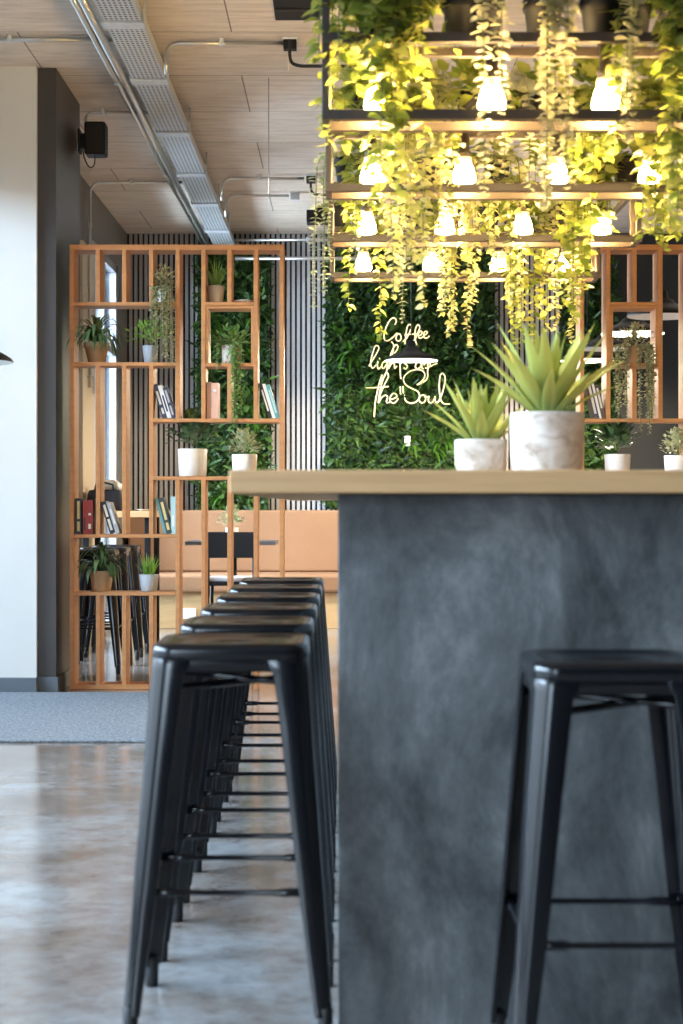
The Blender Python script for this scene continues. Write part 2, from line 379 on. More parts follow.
# ------------------------------------------------------------------ bar stools
def rsq(h, r, n=10):
    """rounded square outline, half-width h, corner radius r"""
    P = []
    for q in range(4):
        cx = (h-r)*(1,-1,-1,1)[q]; cyy = (h-r)*(1,1,-1,-1)[q]
        for k in range(n+1):
            a = PI/2*q + PI/2*k/n
            P.append((cx + r*math.cos(a), cyy + r*math.sin(a)))
    return P
def make_stool(label):
    t = thing('bar_stool', label, 'stool')
    m = MB(); n = len(rsq(.15,.05))
    def ov(a, b, z):
        P = rsq(.15,.149)
        return [(p[0]/.15*a, p[1]/.15*b, z) for p in P]
    def rq(h, r, z): return [(p[0], p[1], z) for p in rsq(h, r)]
    m.loft([ov(.030,.012,.738), ov(.030,.012,.749), ov(.033,.015,.7515), rq(.085,.06,.7505), rq(.118,.05,.7515), rq(.124,.05,.7545), rq(.140,.048,.7575),
            rq(.147,.047,.7560), rq(.1515,.046,.7510), rq(.1530,.046,.7430), rq(.1535,.046,.7270), rq(.1500,.045,.7245), rq(.1480,.044,.7260), rq(.146,.044,.742)], False, False)
    m.smooth = True
    obj('seat', m, M['metal_black'], t)
    a = MB()
    a.loft([rq(.1495,.043,.735), rq(.1495,.043,.722), rq(.1522,.043,.703), rq(.1482,.042,.703), rq(.1465,.042,.735)], False, False); a.smooth = True
    obj('apron', a, M['metal_black'], t)
    def section(c, wd, r, th, sx, sy, z):
        P = [(c-wd, c)]
        for k in range(7):
            an = PI/2 - PI/2*k/6
            P.append((c-r+r*math.cos(an), c-r+r*math.sin(an)))
        P.append((c, c-wd)); P.append((c-th, c-wd))
        for k in range(7):
            an = PI/2*k/6; ri = max(r-th, .004)
            P.append((c-r+ri*math.cos(an), c-r+ri*math.sin(an)))
        P.append((c-wd, c-th))
        L = [(sx*p[0], sy*p[1], z) for p in P]
        return L if sx*sy < 0 else L[::-1]
    for sx, sy in ((-1,-1),(1,-1),(1,1),(-1,1)):
        l = MB(); loops = []
        for z, wd in ((.728,.078),(.708,.076),(.697,.068),(.60,.0625),(.30,.049),(.05,.034),(.045,.033)):
            u = 1 - z/.735
            loops.append(section(.1525+.0525*u, wd, .038-.020*u, .009, sx, sy, z))
        l.loft(loops); lo = obj('leg', l, M['metal_black'], t, .0015)
        for p in lo.data.polygons: p.use_smooth = True
        f = MB()
        f.lathe([(.013,0),(.0145,.004),(.0155,.06),(.012,.064)], 12, (sx*.187, sy*.187, 0))
        obj('foot_cap', f, M['rubber'], lo)
    # foot rails: a thin bar with thicker flattened ends
    h = .1860; zb = .278
    for ax in range(4):
        b = MB(); q = Matrix.Rotation(PI/2*ax, 3, 'Z')
        b.tube([q @ Vector((-h+.016+u*(2*h-.032), -h+.020, zb)) for u in (0,.19,.22,.78,.81,1)], [.009,.009,.0058,.0058,.009,.009], 8)
        obj('foot_rail', b, M['metal_black'], t)
    for sgn, dz in ((1,0),(-1,.012)):
        b = MB(); b.tube([(-.140,-.140*sgn,.668+dz),(.140,.140*sgn,.668+dz)], .0075, 6)
        obj('cross_brace', b, M['metal_black'], t)
    return t
NTH = ['nearest', 'second', 'third', 'fourth', 'fifth', 'farthest']
st0 = make_stool('black metal bar stool, nearest of the row along the bar')
st0['group'] = 'bar stools along the left side of the bar'
st0.location = (-.219, 3.509, 0)
for k in range(1, 6):
    lb = 'black metal bar stool, %s from the front in the row along the bar' % NTH[k] if k < 5 else 'black metal bar stool, farthest back in the row along the bar'
    dup(st0, (-.219, 3.509+.575*k, 0), 0, lb)
dup(st0, (.484, 3.105, 0), 0, 'black metal bar stool standing alone before the dark plaster bar end', 'stool at the end of the bar')
for k, nm in enumerate(('front', 'middle', 'rear')):
    dup(st0, (-1.545, 10.70+.6*k, 0), 0, 'black metal stool seen through the left wooden shelf, %s one of three' % nm, 'stools behind the wooden shelf')

# ------------------------------------------------------------------ the bar
BZ = 1.095
bar = thing('bar_counter', 'dark grey mottled plaster bar base under the oak worktop', 'bar', (.53, 3.405, 0))
obj('end_panel', MB().box(-.537, .54, 0, .05, 0, BZ-.046), M['plaster'], bar, .002)
obj('side_panel', MB().box(-.535, -.485, .05, 4.1, 0, BZ-.046), M['plaster'], bar)
obj('side_panel', MB().box(.49, .54, .05, 4.1, 0, BZ-.046), M['plaster'], bar)
obj('rear_panel', MB().box(-.485, .49, 4.05, 4.1, 0, BZ-.046), M['plaster'], bar)
tag(obj('worktop', MB().box(-.2155, 1.28, 3.31, 7.75, BZ-.0445, BZ), M['wood_top'], None, .003),
    'long light oak worktop lying on the dark bar base', 'worktop')

# ------------------------------------------------------------------ plants: helpers
def agave(label, loc, pr, ph, n, LL, seed, group):
    random.seed(seed)
    t = thing('potted_agave', label, 'plant', loc, 0, group)
    p = MB(); p.lathe([(pr*.80,0),(pr*.87,.006),(pr*.93,.022),(pr*.985,ph*.38),(pr,ph*.75),(pr,ph-.004),(pr*.985,ph),(pr*.90,ph),(pr*.88,ph-.02),(.002,ph-.02)], 48, caps=False)
    obj('pot', p, M['concrete_pot'], t)
    for i in range(n):
        u = i/(n-1)
        az = i*2.39996 + R(-.15,.15)
        el = math.radians(33 + 53*u**1.1 + R(-4,4))
        L = LL*(.80 + .25*math.sin(PI*min(1,u*1.05)) + R(-.05,.05))
        d = Vector((math.cos(az)*math.cos(el), math.sin(az)*math.cos(el), math.sin(el)))
        b = MB()
        b.strap((d.x*pr*.12, d.y*pr*.12, ph-.02), d, L, L*.172, .10+.25*(1-u), 9,
                lambda q: (.62+.75*q if q < .45 else .9575)*max(0,1-max(0,(q-.38)/.62)**1.7), .004, .32)
        obj('leaf', b, M['agave'], t)
    return t
agave('large agave in weathered white concrete pot on the oak worktop', (.502, 4.22, BZ), .0905, .158, 30, .25, 3, 'agaves on the bar')
agave('smaller agave in low concrete pot left of the larger one on the worktop', (.349, 4.33, BZ), .0655, .097, 26, .19, 5, 'agaves on the bar')

def pot_round(parent, r0, r1, h, mat, rim=0.0, name='pot'):
    p = MB()
    pr = [(r0*.94,0),(r0,.004),(r1,h-.004)]
    if rim: pr = [(r0*.94,0),(r0,.004),(r1*.93,h-.03),(r1*1.02,h-.03),(r1*1.04,h-.004)]
    pr += [(pr[-1][0]-.003,h),(r1*.86,h),(r1*.84,h-.015),(.002,h-.015)]
    p.lathe(pr, 28, caps=False)
    return obj(name, p, mat, parent)
def rdir(el0, el1):
    a = R(0, 2*PI); e = math.radians(R(el0, el1))
    return Vector((math.cos(a)*math.cos(e), math.sin(a)*math.cos(e), math.sin(e)))
def bush(mb, c, r, rz, n, L, W, shape, up=.3, el=-25):
    for _ in range(n):
        d = rdir(el, 90); q = R(.35, 1)
        p = Vector(c) + Vector((d.x*r*q, d.y*r*q, d.z*rz*q))
        k = R(.7, 1.2)
        mb.leaf(p, d + Vector((R(-.5,.5), R(-.5,.5), R(-.3,.3)+up)), Vector((R(-.4,.4), R(-.4,.4), 1)), L*k, W*k, shape)
def vine(mb, st, p, out, L, step, leaf_l, leaf_w, shape, pair=False, sway=.25, reach=.05):
    """a stem that leaves the pot rim, bends over and hangs; leaves along it"""
    p = Vector(p); out = Vector((out[0], out[1], 0)).normalized() if (out[0] or out[1]) else Vector((0,-1,0))
    pts = [p.copy()]; n = max(3, int(L/step)); d = out*.8 + Vector((0,0,.45))
    for i in range(n):
        bend = min(1, (i*step)/max(reach,.01)*.5)
        d = (d*(1-.5*bend) + Vector((R(-sway,sway)*.35, R(-sway,sway)*.35, -1))*(.5*bend+.12)).normalized()
        p = p + d*step; pts.append(p.copy())
        k = R(.75,1.2)*(1-.35*i/n)
        a = R(0, 2*PI)
        sds = (a, a+PI) if pair else (a,)
        for aa in sds:
            e = Vector((math.cos(aa), math.sin(aa), R(-.55,.15) if not pair else R(-.2,.25)))
            nn = Vector((R(-.3,.3), R(-.7,-.1), R(.3,1))) if not pair else (d*-1 + Vector((R(-.5,.5), R(-.5,.1), R(-.2,.4))))
            mb.leaf(p, e, nn, leaf_l*k, leaf_w*k, shape, R(.05,.4))
    st.tube(pts, .0016, 4)

# ------------------------------------------------------------------ the hanging rack over the bar
RY = [4.40, 5.41, 6.43, 7.45]; RX0, RX1 = -.05, 1.118; ZL0, ZL1, ZU0, ZU1 = 2.009, 2.034, 2.205, 2.230; RD = .14
rack = thing('hanging_rack', 'black metal frame hung from the ceiling over the bar, full of plants and bulbs', 'rack', (.534, 5.995, 2.006))
def rk(name, x0,x1,y0,y1,z0,z1): obj(name, MB().box(x0-.534,x1-.534,y0-5.995,y1-5.995,z0-2.006,z1-2.006), M['rack'], rack, .002)
for y in RY:
    for yy in (y, y+RD):
        rk('rail', RX0, RX1, yy-.012, yy+.012, ZL0, ZL1)
        rk('rail', RX0, RX1, yy-.012, yy+.012, ZU0, ZU1)
        for xx in (RX0, RX1-.022): rk('post', xx, xx+.020, yy-.0105, yy+.0105, ZL1, ZU0)
for xx in (RX0, RX1-.022):
    for k in range(4): rk('side_rail', xx, xx+.020, RY[k]+.012, RY[k]+RD-.012, ZL0+.002, ZL1-.002)
    for k in range(3): rk('side_rail', xx, xx+.020, RY[k]+RD+.012, RY[k+1]-.012, ZU0+.002, ZU1-.002)
    rk('suspension_rod', xx, xx+.020, RY[0]-.010, RY[0]+.010, ZU1, ZC)
    rk('suspension_rod', xx+.008, xx+.014, RY[3]-.003, RY[3]+.003, ZU1, ZC)
# bulbs
proto = None
ROWN = ['front', 'second', 'third', 'back']; COLN = ['leftmost', 'second from left', 'third from left', 'rightmost']
for ri, y in enumerate(RY):
    for ci in range(4):
        loc = (.095+.294*ci, y+RD/2, ZU1)
        lb = 'lit bulb, %s in the %s row of the hanging rack' % (COLN[ci], ROWN[ri])
        if proto is None:
            proto = thing('pendant_bulb', lb, 'light bulb', loc, 0, 'bulbs of the hanging rack')
            obj('socket', MB().lathe([(.006,0),(.017,-.001),(.017,-.078),(.022,-.082),(.022,-.097),(.012,-.099)][::-1], 20), M['rack'], proto)
            obj('glass_neck', MB().lathe([(.026,-.1265),(.022,-.100),(.010,-.0995)], 24), M['bulb_neck'], proto)
            obj('glass', MB().lathe([(.008,-.180),(.027,-.179),(.0345,-.175),(.036,-.168),(.034,-.156),(.0262,-.127)], 24), M['bulb'], proto)
        else: dup(proto, loc, 0, lb)
# plants on the rack: (row, px, kind, strand lengths, bush radius, bush leaf count, label)
def rack_plant(ri, px, kind, strands, br, nb, label, spread=.05, seed=0, pot=True):
    random.seed(100+seed)
    D = RY[ri] + RD/2
    t = thing('hanging_plant', label, 'plant', (wx(px, D), D, ZU1), 0, 'plants of the hanging rack')
    pot_round(t, .040, .052, .105, M['black'], .01)
    f = MB(); s = MB()
    ll, lw_, shp, pair, step = {'pothos':(.058,.042,'heart',False,.0125), 'eucalyptus':(.033,.033,'round',True,.017),
                               'ivy':(.040,.032,'heart',False,.0085), 'small':(.034,.019,'oval',True,.015)}[kind]
    if nb: bush(f, (0,-.01,.105), br, br*.85, nb, ll, lw_, shp, .15)
    for L in strands:
        a = R(PI*1.02, PI*1.98) if kind != 'eucalyptus' else R(PI*1.38, PI*1.62)
        off = R(-spread, spread)
        vine(f, s, (math.cos(a)*.045+off*.75, math.sin(a)*.045, .10), (math.cos(a)*.5+off*4, math.sin(a)), L*1.16+.12, step, ll, lw_, shp, pair, .3 if kind != 'eucalyptus' else .12, .06)
    if s.v: obj('stems', s, M['stem'], t)
    obj('foliage', f, M[{'pothos':'pothos','eucalyptus':'eucalyptus','ivy':'ivy','small':'pale_leaf'}[kind]], t)
def ramp(lo, hi, n): return [lo + (hi-lo)*((i*7) % n)/(n-1) for i in range(n)]
RP = [
 (0, 376, 'pothos', ramp(.08,.30,13)+[.44,.40], .085, 130, 'leafy yellow-green pothos at the near left corner of the hanging rack', .07),
 (0, 398, 'pothos', ramp(.06,.2,7), .09, 60, 'small pothos right of the corner pothos in the front row of the rack', .05),
 (0, 462, 'eucalyptus', [], .075, 34, 'black pot with grey-green round leaves left of the front bulb', .03),
 (0, 484, 'eucalyptus', [.24,.42], .05, 16, 'round-leaved plant with two strands beside the second front bulb', .012),
 (0, 543, 'eucalyptus', [.44,.40,.30,.42,.26], .06, 20, 'round-leaved plant with long pale strands between the two front bulbs', .05),
 (0, 600, 'eucalyptus', [], .075, 34, 'black pot with short grey-green leaves right of the pale strands', .03),
 (0, 632, 'eucalyptus', [.30,.26], .05, 10, 'round-leaved plant with thin strands right of the third front bulb', .02),
 (0, 676, 'pothos', ramp(.12,.46,11), .11, 100, 'yellow-green pothos at the right edge of the front row', .07),
 (1, 366, 'pothos', ramp(.05,.2,6), .10, 90, 'bushy pothos in the second row behind the corner pothos', .06),
 (1, 402, 'pothos', [.05,.08,.1], .12, 110, 'low bushy pothos in the second row right of the leftmost bulb', .05),
 (1, 430, 'ivy', ramp(.16,.53,13), .09, 110, 'dense cream-green ivy hanging left of centre in the second row', .075),
 (1, 472, 'pothos', [.06,.08,.12], .12, 110, 'low bushy pothos in the second row over the second bulb', .04),
 (1, 520, 'eucalyptus', [.28,.26,.2], .08, 30, 'round-leaved plant with short strands in the middle of the second row', .05),
 (1, 590, 'pothos', ramp(.06,.22,8), .11, 80, 'pothos hanging just right of the third bulb in the second row', .07),
 (1, 640, 'pothos', ramp(.14,.54,14), .12, 100, 'long hanging pothos near the right edge of the second row', .085),
 (1, 692, 'ivy', ramp(.1,.32,10), .11, 70, 'cream-green ivy at the right frame edge in the second row', .06),
 (2, 366, 'pothos', ramp(.03,.2,9), .10, 110, 'bushy pothos at the left end of the third row', .06),
 (2, 348, 'small', [.44,.40,.34,.3], .03, 10, 'pale small-leaved strands at the left end of the third row', .012),
 (2, 392, 'pothos', [.04], .09, 60, 'black pot with low green leaves left of centre in the third row', .04),
 (2, 428, 'small', [.50,.46,.26], .06, 30, 'thin pale strand falling beside the neon lettering', .010),
 (2, 497, 'ivy', ramp(.12,.46,8), .09, 70, 'cream-green ivy hanging in the middle of the third row', .035),
 (2, 556, 'pothos', ramp(.06,.5,9), .11, 80, 'pothos hanging right of centre in the third row', .045),
 (2, 626, 'pothos', ramp(.06,.26,9), .11, 80, 'bushy pothos at the right of the third row', .06),
 (3, 362, 'pothos', [.46,.34,.12,.14,.08,.1], .10, 80, 'pothos with long thin strand at the left of the back row', .012),
 (3, 410, 'pothos', [.04,.06], .10, 70, 'low green pothos in the back row above the neon lettering', .04),
 (3, 460, 'ivy', ramp(.1,.48,10), .10, 80, 'cream-green ivy hanging left of centre in the back row', .045),
 (3, 514, 'pothos', ramp(.14,.58,9), .10, 60, 'long pothos hanging near the middle of the back row', .035),
 (3, 556, 'ivy', ramp(.1,.46,9), .10, 70, 'cream-green ivy hanging at the right of the back row', .035),
 (1, 548, 'pothos', [.05], .10, 70, 'black pot with low leaves left of the third bulb in the second row', .03),
 (2, 458, 'pothos', [.05], .10, 70, 'low leafy pot between the second and third bulbs of the third row', .03),
 (2, 592, 'pothos', [.05,.08], .10, 70, 'low leafy pot left of the last bulb in the third row', .03),
 (3, 340, 'pothos', [.06], .07, 50, 'low leafy pot at the far left end of the back row', .02),
 (3, 436, 'pothos', [.05], .08, 50, 'low leafy pot over the second bulb of the back row', .02),
 (3, 488, 'pothos', [.05], .08, 50, 'low leafy pot left of the third bulb of the back row', .02),
 (3, 588, 'small', [.12,.10], .09, 70, 'black pot with small leaves at the right end of the back row', .04),
]
for i, (ri, px, kd, stn, br, nb, lb, sp) in enumerate(RP): rack_plant(ri, px, kd, stn, br, nb, lb, sp, i)

# ------------------------------------------------------------------ wooden shelf dividers
SD = 9.65; TH = .024; DP = .18; ZT = wz(244.5, SD)
def shelf_unit(label, posts, shelves, box, bottom, right_end, name='open_shelf', wires=()):
    x0 = wx(posts[0][0], SD)
    t = thing(name, label, 'shelf', (x0, SD, 0), 0, 'wooden shelf dividers')
    X = lambda px: wx(px, SD) - x0
    def brd(nm, a, b, z0, z1, inset=0): obj(nm, MB().box(a, b, inset, DP-inset, z0, z1), M['wood_shelf'], t, .0015)
    brd('top_rail', 0, X(right_end)+TH, ZT-.030, ZT)
    for px, spans in posts:
        for ya, yb in spans:
            za = ZT-.030 if ya is None else wz(ya, SD)
            zb = 0.0 if yb is None else wz(yb, SD)
            brd('upright', X(px), X(px)+TH, zb, za, .001)
    for pa, pb, yt in shelves:
        brd('shelf_board', X(pa)+TH+.0005, X(pb)-.0005, wz(yt, SD)-.020, wz(yt, SD))
    for pa, pb in bottom: brd('bottom_rail', X(pa)+TH, X(pb), 0.0005, .028)
    for pa, pb, ya, yb in box:
        m = MB(); a, b, c, d = X(pa)+TH+.001, X(pb)-.001, wz(yb,SD)+.001, wz(ya,SD)-.0215
        m.box(a, a+.014, .006, DP-.006, c, d).box(b-.014, b, .006, DP-.006, c, d).box(a+.014, b-.014, .006, DP-.006, d-.014, d)
        obj('box_liner', m, M['wood_shelf'], t)
    for px, y in wires:
        obj('suspension_wire', MB().tube([(X(px), .09, ZT), (X(px), .09, ZC)], .0022, 6), M['conduit'], t)
    return t
A = None
posts = [(69.5,[(None,None)]), (95.8,[(None,302),(365.5,534.5),(595.5,686)]), (122,[(None,302),(365.5,534.5),(595.5,686)]),
         (149,[(None,302),(365.5,534.5),(595.5,686)]), (175.5,[(None,418.5),(480,None)]), (201.3,[(None,418.5),(480,None)]),
         (227.3,[(None,302),(366,418.5),(480,None)]), (253.6,[(None,418.5),(480,None)]), (279.6,[(None,None)])]
def merge_shelves(L): return L
shelves = [(69.5,175.5,302),(69.5,175.5,362.2),(149+.01,279.6,418.5),(149+.01,279.6,476.3),(69.5,175.5,534.2),(69.5,175.5,592),
           (201.3,253.6,302),(201.3,253.6,363)]
# spans that meet a board end just under / over it
fix = {302:302.1, 365.5:365.72, 418.5:418.6, 480:479.9, 534.5:534.3, 595.5:595.53, 366:366.54, 686:687.0}
posts = [(p, [(fix.get(a, a), fix.get(b, b)) for a, b in s]) for p, s in posts]
posts[4] = (175.5, [(None,418.6),(479.9,None)])
shelf_unit('tall open wooden shelf divider standing at the left behind the mat', posts, shelves, [(201.3,253.6,302,363)], [(69.5,175.5)], 279.6, wires=((268,90),))
pr = [(580.0,[(None,None)]), (606.3,[(None,418.6)]), (632.4,[(None,302.1),(366.54,418.6)]), (658.4,[(None,418.6)]), (684.6,[(None,None)]), (710.8,[(None,418.6),(479.9,None)]), (737,[(None,None)])]
sr = [(580,684.6,418.5),(684.6,737,418.5),(580,684.6,476.3),(684.6,737,476.3),(606.3,658.4,302),(606.3,658.4,363),(684.6,737,302)]
shelf_unit('tall open wooden shelf divider behind the right part of the bar', pr, sr, [(606.3,658.4,302,363)], [(580,684.6)], 737)

# ------------------------------------------------------------------ books
BOOKC = {}
def bmat(c):
    k = tuple(c)
    if k not in BOOKC: BOOKC[k] = plain('book_cover', c, .45)
    return BOOKC[k]
def book(px, ybase, thick, h, lean, cover, band, label, group, depth=.13, x=None, bands=((.55,.85),)):
    z = wz(ybase, SD)
    t = thing('book', label, 'book', (wx(px, SD) if x is None else x, SD+.02, z+.0006), 0, group)
    t.rotation_euler = (0, -math.radians(lean), 0)
    c = MB().box(0, thick, 0, .004, 0, h).box(0, .003, .004, depth, 0, h).box(thick-.003, thick, .004, depth, 0, h)
    obj('cover', c, bmat(cover), t)
    obj('pages', MB().box(.0032, thick-.0032, .0045, depth-.004, .003, h-.003), M['paper'], t)
    if band:
        m = MB()
        for a, b in bands: m.box(thick*.28, thick*.72, -.0006, .001, h*a, h*b)
        obj('spine_band', m, bmat(band), t)
    return t
def row(px, ybase, lean, items, group):
    x = wx(px, SD); cl = math.cos(math.radians(lean))
    for th, h, cv, bd, lb, bands in items:
        book(0, ybase, th, h, lean, cv, bd, lb, group, x=x, bands=bands); x += (th+.0008)/cl
NAVY=(.035,.045,.10); CRM=(.70,.66,.58); BLK=(.012,.012,.014); RED=(.42,.035,.025); PINK=(.72,.46,.36); TEAL=(.12,.36,.38); AQ=(.42,.66,.68); GR=(.42,.43,.45); YE=(.68,.55,.22); WH=(.80,.80,.78)
row(162.2, 418.5, 17, [(.026,.195,NAVY,CRM,'navy book leaning on the left post above the white pot plant',((.12,.3),(.4,.8))),
   (.022,.19,WH,NAVY,'white-spined book leaning between navy and grey books',((.2,.7),)), (.024,.18,NAVY,GR,'right-hand dark book of the leaning trio above the white pot',((.1,.4),(.5,.9)))], 'books on the left shelf')
row(206.5, 418.5, 0, [(.024,.205,(.50,.27,.20),None,'brown upright book left of the pale pink one',()), (.040,.20,PINK,WH,'thick pale pink book standing upright in the middle bay',((.75,.82),))], 'books on the left shelf')
row(268.6, 418.5, 17, [(.020,.205,BLK,CRM,'black thin book leaning at the right end of the left shelf',((.2,.8),)),
   (.016,.20,WH,None,'white thin book leaning beside the black one at the right end',()), (.022,.195,TEAL,AQ,'teal book leaning at the far right of the left shelf',((.15,.85),))], 'books on the left shelf')
row(75, 534.2, 0, [(.032,.20,BLK,YE,'black book with yellow spine marks next to the left post',((.08,.35),(.42,.92))), ], 'books on the left shelf')
row(82.4, 534.2, 0, [(.020,.185,RED,BLK,'narrow red book between the black spines at the far left',((.1,.5),)), (.034,.19,(.30,.03,.025),WH,'thick dark red book left of the first post',((.15,.3),(.55,.62)))], 'books on the left shelf')
row(109.6, 534.2, 17, [(.030,.185,BLK,CRM,'black book with pale lettering leaning right of the first post',((.1,.45),(.52,.9))), (.022,.18,GR,WH,'grey book leaning against the black lettered one',((.3,.8),))], 'books on the left shelf')
row(163.6, 534.2, 14, [(.014,.205,TEAL,None,'thin teal book leaning on the post above the grass pot',()), (.032,.205,(.05,.055,.06),YE,'dark book with yellow and red spine above the grass pot',((.1,.3),(.38,.88))), ], 'books on the left shelf')
row(170.5, 534.2, 0, [(.026,.21,AQ,WH,'pale aqua book upright against the right post above the grass pot',((.2,.5),))], 'books on the left shelf')
row(594.5, 418.5, 13, [(.030,.235,(.06,.065,.09),CRM,'dark book with pale spine leaning at the left of the right shelf',((.1,.85),)),
   (.012,.20,WH,None,'thin white book between two dark books on the right shelf',()), (.024,.19,(.10,.07,.06),CRM,'short dark book with cream spine on the right shelf',((.3,.9),))], 'books on the right shelf')

# ------------------------------------------------------------------ potted plants on the shelves
def shelfplant(px, yb, label, potf, folf, group='pot plants on the wooden shelves', D=None, name='potted_plant', z=None, seed=1):
    random.seed(500+seed)
    D = D or SD+.09
    t = thing(name, label, 'plant', (wx(px, D), D, (wz(yb, SD) if z is None else z)+.0006), 0, group)
    potf(t); folf(t); return t
def arching(L, W, n, mat, el=(35,85), droop=2.2, base=.1):
    def f(t):
        m = MB()
        for _ in range(n):
            d = rdir(*el); m.strap((d.x*.02, d.y*.02, base), d, L*R(.7,1.15), W*R(.8,1.2), droop*R(.7,1.2), 9, lambda q: .8+.4*q*(1-q)*2 if q<.7 else max(.04,(1-q)/.3*1.0))
        obj('leaves', m, M[mat], t)
    return f
def grassy(L, W, n, mat, base, spread=.02):
    def f(t):
        m = MB()
        for _ in range(n):
            d = rdir(48, 90); m.strap((R(-spread,spread), R(-spread,spread), base), d, L*R(.6,1.1), W, .35*R(.3,1.5), 4)
        obj('leaves', m, M[mat], t)
    return f
def bushy(r, rz, n, L, W, shape, mat, base, strands=(), spread=.03, extra=None):
    def f(t):
        m = MB(); s = MB()
        bush(m, (0,0,base), r*1.12, rz*1.25, int(n*1.5), L, W, shape, .35, 0)
        for i in range(12):
            d = rdir(30, 85); s.tube([(0,0,base-.015), (d.x*r*.7, d.y*r*.7, base+d.z*rz*.7)], .0016, 4)
        for st in strands:
            L_, off, fwd = st
            for q in range(2): vine(m, s, (off*.6+R(-.012,.012), -.035 if fwd else .0, base), (off*6, -.9 if fwd else .2), L_*(1.1-.2*q), .008, max(L*1.0,.024), max(W*1.0,.015), shape, False, .3, .05)
        obj('stems', s, M['stem'], t); obj('foliage', m, M[mat], t)
    return f
shelfplant(96.7, 362.2, 'dark strap-leaved plant in terracotta-coloured pot on the upper left shelf', lambda t: pot_round(t,.048,.072,.118,M['tan_pot'],.01), arching(.24,.018,60,'dark_leaf',(38,86),4.0,.108), seed=1)
shelfplant(150.5, 362.2, 'bright green fern in blue-grey pot beside the terracotta pot', lambda t: pot_round(t,.036,.046,.100,M['grey_pot']), bushy(.14,.10,120,.035,.015,'oval','bright_leaf',.11), seed=2)
shelfplant(163.5, 302, 'pale trailing plant spilling over the upper left shelf edge', lambda t: pot_round(t,.036,.044,.075,M['white_pot']),
           bushy(.075,.10,150,.020,.013,'oval','olive_leaf',.08,[(.46,.03,1),(.42,-.03,1),(.40,.01,1),(.34,-.05,1),(.44,.05,1),(.3,0,1),(.22,-.04,1),(.38,.02,1)]), seed=3, D=SD+.045)
shelfplant(215.8, 302, 'spiky grass plant in taupe pot in the upper right bay', lambda t: pot_round(t,.040,.050,.100,M['taupe_pot']), grassy(.17,.011,46,'grass_leaf',.09), seed=4)
shelfplant(231.5, 363, 'trailing plant in marbled cream pot inside the boxed bay of the left shelf', lambda t: pot_round(t,.054,.056,.105,M['marble_pot']),
           bushy(.10,.08,110,.030,.016,'oval','grass_leaf',.11,[(.18,-.08,1),(.44,.035,1),(.40,.05,1),(.46,.02,1)]), seed=5, D=SD+.075)
shelfplant(192.5, 476.3, 'dark broad-leaved plant in large white pot on the left shelf', lambda t: pot_round(t,.078,.083,.155,M['white_pot']), bushy(.115,.13,90,.062,.040,'oval','dark_leaf',.185), seed=6)
shelfplant(244.5, 476.3, 'pale flowering bush in pale grey pot beside the worktop end', lambda t: pot_round(t,.066,.072,.125,M['white_pot']), bushy(.088,.10,190,.026,.018,'oval','pale_leaf',.135), seed=7)
shelfplant(101.5, 592, 'dark arching plant in tan pot on the low left shelf', lambda t: pot_round(t,.052,.066,.115,M['tan_pot'],.0), arching(.235,.024,42,'dark_leaf',(46,88),4.6,.105), seed=8)
shelfplant(149, 592, 'small green grass plant in pale grey-blue pot on the low left shelf', lambda t: pot_round(t,.045,.056,.095,M['grey_pot']), grassy(.125,.010,60,'bright_leaf',.085,.03), seed=9)
shelfplant(634, 363, 'olive trailing plant spilling from the boxed bay of the right shelf', lambda t: pot_round(t,.040,.048,.10,M['tan_pot']),
           bushy(.11,.10,190,.020,.014,'oval','olive_leaf',.10,[(.44,-.10,1),(.36,-.12,1),(.42,-.06,1),(.5,.06,1),(.46,.09,1),(.42,.11,1),(.48,.03,1),(.3,.07,1),(.34,-.08,1),(.4,.1,1)]), seed=10, D=SD+.06)
shelfplant(617.5, 476.3, 'dark broad-leaved plant in white pot right of the large agave', lambda t: pot_round(t,.068,.074,.125,M['white_pot']), bushy(.105,.11,90,.055,.04,'oval','dark_leaf',.155), seed=11)
shelfplant(677.5, 476.3, 'pale flowering bush in grey-white pot at the right frame edge', lambda t: pot_round(t,.068,.076,.118,M['white_pot']), bushy(.085,.11,190,.026,.018,'oval','pale_leaf',.125), seed=12)
# white dish on the upper bay
dsh = tag(obj('dish', MB().lathe([(.030,0),(.036,.002),(.060,.012),(.062,.015),(.056,.014),(.034,.005),(.002,.004)], 28, (wx(243.5,SD+.08), SD+.08, wz(302,SD)+.0006), caps=False), M['white']), 'shallow white dish in the bay beside the taupe pot', 'dish')

# ------------------------------------------------------------------ vertical gardens on the back wall
def garden(label, x0, x1, z0, z1, n, seed, ferns):
    random.seed(seed)
    t = thing('vertical_garden', label, 'green wall', ((x0+x1)/2, YB-.023, z0), 0, 'vertical gardens')
    hw, H = (x1-x0)/2, z1-z0
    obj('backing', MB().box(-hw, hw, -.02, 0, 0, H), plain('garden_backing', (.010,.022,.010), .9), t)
    m = MB()
    for _ in range(n):
        p = Vector((R(-hw,hw), -.02-R(0,.075), R(.01,H)))
        k = R(.6,1.3)
        p.y = -.02-.11*random.random()**2; big = 1.5 if random.random() < .12 else 1
        k *= big
        if random.random() < .55:
            m.leaf(p, Vector((R(-1,1), R(-1.1,-.15), R(-1,.7))), Vector((R(-.4,.4), -.8, R(.2,1))), .055*k, .032*k, 'oval')
        else:
            m.leaf(p, Vector((R(-1,1), R(-.9,-.1), R(-.9,1))), Vector((R(-.5,.5), -.9, R(0,.8))), .085*k, .016*k, 'blade')
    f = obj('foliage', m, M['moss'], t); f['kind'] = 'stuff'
    for _ in range(ferns):
        q = MB(); c = Vector((R(-hw+.08,hw-.08), -.06, R(.06,H-.1)))
        for _ in range(13):
            a = R(0,2*PI); d = Vector((math.cos(a), -R(.5,1.0), math.sin(a)*.9+.25))
            q.strap(c, d, R(.14,.26), .034, 1.3, 6)
        obj('fern', q, M['fern'], t)
    return t
